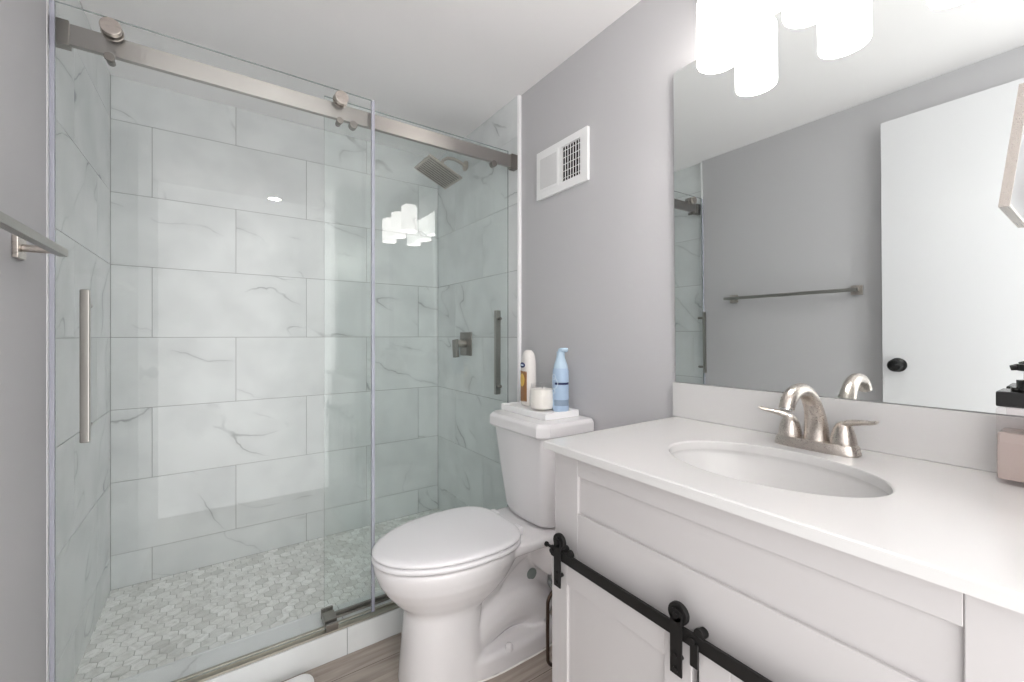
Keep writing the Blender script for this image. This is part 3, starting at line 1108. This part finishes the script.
# caulk line
mb = MB()
e0, e1 = egg(0.097, 0.603, 0.131, 0.0005, eb=5, ef=2.2), egg(0.10, 0.60, 0.127, 0.004, eb=5, ef=2.2)
mb.rings([e0, e1], cap0=False, cap1=False)
mb.build('caulk_line', M['caulk'], toi)


def seat_ring(s, z):
    # outline offset inwards by s
    return egg(0.272 + s, 0.752 - s, 0.184 - s, z, xc=0.465, eb=3.2, ef=1.95, n=72)


mb = MB()
mb.rings([seat_ring(0.010, 0.4125), seat_ring(0.003, 0.4135), seat_ring(0.0, 0.4180), seat_ring(0.0, 0.4240), seat_ring(0.003, 0.4280), seat_ring(0.012, 0.4295)])
mb.build('seat', M['seat'], toi, angle=80)
mb = MB()
mb.rings([seat_ring(0.012, 0.4315), seat_ring(0.004, 0.4325), seat_ring(0.001, 0.4370), seat_ring(0.002, 0.4420), seat_ring(0.009, 0.4470), seat_ring(0.022, 0.4498), seat_ring(0.05, 0.4512), seat_ring(0.10, 0.4520)])
mb.build('lid', M['seat'], toi, angle=80)
for sgn in (1, -1):
    a = T(0.272, 0.075 * sgn, 0)
    MB().box((a[0] - 0.020, a[1] - 0.022, 0.411), (a[0] + 0.016, a[1] + 0.022, 0.442), 0.008, 3).build('hinge', M['seat'], toi)
# tank


def rrect(x0, x1, w, z, cf=0.05, bow=0.0, n=8):
    """tank outline: square back corners, rounded front corners (front = x1)"""
    pts = []
    pts.append((x0, -w))
    for i in range(n + 1):
        a = -PI / 2 + (PI / 2) * i / n
        pts.append((x1 - cf + cf * math.cos(a), -w + cf + cf * math.sin(a)))
    m = 8
    for i in range(1, m):
        f = i / m
        pts.append((x1 + bow * math.sin(PI * f), -w + cf + (2 * w - 2 * cf) * f))
    for i in range(n + 1):
        a = (PI / 2) * i / n
        pts.append((x1 - cf + cf * math.cos(a), w - cf + cf * math.sin(a)))
    pts.append((x0, w))
    return [T(a, b, z) for a, b in pts]


mb = MB()
mb.rings([rrect(0.030, 0.172, 0.112, 0.416, 0.04, 0.004), rrect(0.022, 0.188, 0.130, 0.422, 0.05, 0.006), rrect(0.018, 0.195, 0.139, 0.443, 0.05, 0.008),
          rrect(0.014, 0.208, 0.156, 0.58, 0.045, 0.010), rrect(0.010, 0.224, 0.172, 0.752, 0.04, 0.010)])
mb.build('tank', M['ceramic'], toi, angle=40)
mb = MB()
def lidr(d, z, w=0.184, x1=0.245, c=0.034):
    x0 = 0.003
    return [T(a, b, z) for a, b in ((x0, -w + d), (x1 - c - d * 0.4, -w + d), (x1 - d, -w + c + d * 0.4), (x1 + 0.003 - d, 0), (x1 - d, w - c - d * 0.4), (x1 - c - d * 0.4, w - d), (x0, w - d))]


mb.rings([lidr(0.006, 0.7525), lidr(0.0, 0.760), lidr(0.0, 0.788), lidr(0.003, 0.795), lidr(0.010, 0.8025), lidr(0.017, 0.8045)])
mb.build('tank_lid', M['ceramic'], toi, angle=28)

# ------------------------------------------------------------------ tray and bottles on the tank
ZTL = 0.8048
tr = MB()
tx0, tx1, ty0, ty1 = 0.957, 1.120, 1.168, 1.455
tr.box((tx0, ty0, ZTL), (tx1, ty1, ZTL + 0.022), 0.002)
for a, b in (((tx0, ty0, 0), (tx1, ty0 + 0.006, 0)), ((tx0, ty1 - 0.006, 0), (tx1, ty1, 0)), ((tx0, ty0 + 0.006, 0), (tx0 + 0.006, ty1 - 0.006, 0)), ((tx1 - 0.006, ty0 + 0.006, 0), (tx1, ty1 - 0.006, 0))):
    tr.box((a[0], a[1], ZTL + 0.0205), (b[0], b[1], ZTL + 0.024), 0.001, 1)
tag(tr.build('tray', M['white_plastic']), 'white rectangular tray lying on the toilet tank lid', 'tray')
ZTR = ZTL + 0.0222

# lotion bottle: flattened oval body with a domed top
lb = thing('lotion_bottle', 'tall white rounded lotion bottle with a brown and yellow label on the tray', 'bottle', (1.035, 1.372, ZTR))
lang = R(-8)
lr = Matrix.Rotation(lang, 4, 'Z')


def lot(x, y, z):
    v = lr @ Vector((x, y, 0))
    return (1.035 + v.x, 1.372 + v.y, ZTR + z)


def oval(a, b, z, n=36, e=2.4):
    out = []
    for i in range(n):
        t = 2 * PI * i / n
        c, s = math.cos(t), math.sin(t)
        out.append(lot(a * math.copysign(abs(c) ** (2 / e), c), b * math.copysign(abs(s) ** (2 / e), s), z))
    return out


prof = [(0.024, 0.030, 0.0002), (0.027, 0.034, 0.004), (0.028, 0.036, 0.03), (0.028, 0.037, 0.10), (0.027, 0.036, 0.16), (0.026, 0.0345, 0.178), (0.0245, 0.031, 0.196), (0.021, 0.025, 0.210), (0.015, 0.0165, 0.220), (0.007, 0.008, 0.2245)]
MB().rings([oval(a, b, z) for a, b, z in prof]).build('body', M['bottle'], lb, angle=60)
# labels wrap the broad front (-x side)


def decal(mbx, sx0, zc, ry, rz, off, n=24, oval_shape=True):
    """patch following the -x face of the bottle"""
    ring = []
    for i in range(n):
        t = 2 * PI * i / n
        c, s = math.cos(t), math.sin(t)
        e = 2.0 if oval_shape else 6.0
        yy = sx0 + ry * math.copysign(abs(c) ** (2 / e), c)
        zz = zc + rz * math.copysign(abs(s) ** (2 / e), s)
        b = 0.0365
        q = min(0.999, abs(yy / b))
        x = -0.028 * (1 - q ** 2.4) ** (1 / 2.4)
        ring.append((x - off, yy, zz))
    mbx.rings([[lot(x + 0.003, yy, zz) for x, yy, zz in ring], [lot(x, yy, zz) for x, yy, zz in ring]])


d = MB()
for k in range(10):
    y0_ = -0.026 + k * 0.0052
    decal(d, y0_ + 0.0026, 0.078, 0.0027, 0.062, 0.0006, n=8, oval_shape=False)
d.build('brown_label', M['brown_label'], lb, smooth=False)
d = MB()
decal(d, 0.0, 0.103, 0.016, 0.026, 0.0022)
d.build('yellow_emblem', M['gold_label'], lb, smooth=False)
d = MB()
decal(d, 0.0, 0.163, 0.017, 0.011, 0.0020)
bd = d.build('navy_badge', M['navy'], lb, smooth=False)
d = MB()
for k, (dy, hz) in enumerate(((-0.009, 0.0035), (-0.003, 0.0026), (0.003, 0.0026), (0.009, 0.0035))):
    decal(d, dy, 0.163, 0.0016, hz, 0.0030, n=10)
d.build('badge_lettering', M['pale_print'], bd, smooth=False)

# candle
cn = thing('candle_jar', 'white candle in a clear glass jar in the middle of the tray', 'candle', (1.010, 1.252, ZTR))
cc_ = (1.010, 1.252, ZTR)
MB().lathe([(0.028, 0.0002), (0.040, 0.004), (0.0465, 0.014), (0.0485, 0.032), (0.0475, 0.060), (0.0450, 0.084), (0.0435, 0.099), (0.0425, 0.0995), (0.0418, 0.097), (0.0425, 0.084), (0.0450, 0.060), (0.0452, 0.055)], cc_, 36, cap1=False).build('glass_jar', M['jar'], cn, angle=70)
MB().lathe([(0.030, 0.005), (0.041, 0.008), (0.0450, 0.016), (0.0465, 0.032), (0.0450, 0.060), (0.0442, 0.0785), (0.040, 0.080), (0.005, 0.0805)], cc_, 36).build('wax', M['wax'], cn, angle=60)
MB().cyl((cc_[0], cc_[1], ZTR + 0.080), (cc_[0], cc_[1], ZTR + 0.089), 0.0009, n=8).build('wick', M['black'], cn)

# air freshener
af = thing('air_freshener', 'light blue spray bottle with a dark blue band, at the near end of the tray', 'spray bottle', (1.055, 1.198, ZTR))
ac = (1.055, 1.198, ZTR)
MB().lathe([(0.029, 0.0002), (0.0305, 0.003), (0.0305, 0.135), (0.0300, 0.150), (0.0275, 0.160)], ac, 32).build('body', M['can'], af, angle=60)
cap = MB()
cap.lathe([(0.0272, 0.1602), (0.0255, 0.172), (0.0205, 0.186), (0.0165, 0.200), (0.0150, 0.212), (0.0155, 0.222)], ac, 28)
cap.rings([[(ac[0] + 0.006 + 0.017 * s * math.cos(2 * PI * k / 28), ac[1] - 0.006 + 0.022 * s * math.sin(2 * PI * k / 28), ZTR + z - 0.10 * 0.022 * s * math.sin(2 * PI * k / 28)) for k in range(28)] for s, z in ((0.75, 0.2185), (0.98, 0.222), (1.0, 0.228), (0.9, 0.2335), (0.5, 0.236))])
cap.build('spray_cap', M['can_cap'], af, angle=60)


def band(mbx, a0, a1, z0, z1, r, n=20):
    lo = [(ac[0] + r * math.cos(a0 + (a1 - a0) * i / n), ac[1] + r * math.sin(a0 + (a1 - a0) * i / n)) for i in range(n + 1)]
    for i in range(n):
        p, q = lo[i], lo[i + 1]
        vs = [mbx.bm.verts.new((p[0], p[1], ZTR + z0)), mbx.bm.verts.new((q[0], q[1], ZTR + z0)), mbx.bm.verts.new((q[0], q[1], ZTR + z1)), mbx.bm.verts.new((p[0], p[1], ZTR + z1))]
        mbx.bm.faces.new(vs)


b_ = MB()
band(b_, R(185), R(300), 0.100, 0.108, 0.0309)
b_.build('navy_band', M['navy'], af)
b_ = MB()
band(b_, R(178), R(300), 0.022, 0.044, 0.0308)
b_.build('grey_print', M['grey_print'], af)
for zc_, rr_ in ((0.105, 0.020), (0.075, 0.008), (0.128, 0.010)):
    b_ = MB()
    ctr = R(172)
    ring = []
    for i in range(28):
        t = 2 * PI * i / 28
        aa = ctr + rr_ * math.cos(t) / 0.031
        ring.append((ac[0] + 0.0310 * math.cos(aa), ac[1] + 0.0310 * math.sin(aa), ZTR + zc_ + rr_ * math.sin(t)))
    b_.tube(ring, 0.0011, 6, closed=True)
    b_.build('ring_print', M['pale_print'], af)

# ------------------------------------------------------------------ toilet paper stand between the toilet and the vanity
ps = thing('toilet_paper_stand', 'dark bronze wire stand on the floor beside the vanity cabinet', 'stand', (0.67, 0.80, 0))
pz = 0.008
MB().lathe([(0.04, 0), (0.045, 0.003), (0.045, 0.008), (0.04, 0.010)], (0.700, 0.800, 0), 28).build('base', M['bronze'], ps)
loop = []
for i in range(32):
    a = 2 * PI * i / 32
    c, s = math.cos(a), math.sin(a)
    loop.append((0.6915 + 0.030 * c, 0.799, 0.385 + (0.065 * (1 if s > 0 else -1) if abs(s) > 1e-6 else 0) + 0.028 * s))
MB().tube(loop, 0.0045, 10, closed=True).build('wire_loop', M['bronze'], ps)
MB().tube([(0.700, 0.8, 0.010), (0.700, 0.8, 0.295)], 0.005, 10).build('post', M['bronze'], ps)

# ------------------------------------------------------------------ bathroom scale by the curb
scx0, scx1, scy0, scy1 = -0.06, 0.248, 1.185, 1.492
mb = MB()


def rr2(d, z, r=0.035):
    pts = []
    for cx, cy, a0 in ((scx1 - r, scy1 - r, 0), (scx0 + r, scy1 - r, 90), (scx0 + r, scy0 + r, 180), (scx1 - r, scy0 + r, 270)):
        for i in range(9):
            a = R(a0 + i * 90 / 8)
            pts.append((cx + (r - d) * math.cos(a), cy + (r - d) * math.sin(a), z))
    return pts


mb.rings([rr2(0.006, 0.0005), rr2(0.001, 0.006), rr2(0, 0.014), rr2(0.001, 0.024), rr2(0.005, 0.030), rr2(0.014, 0.032)])
tag(mb.build('bathroom_scale', M['white_plastic'], angle=60), 'flat white bathroom scale with rounded corners on the floor against the shower curb', 'scale')
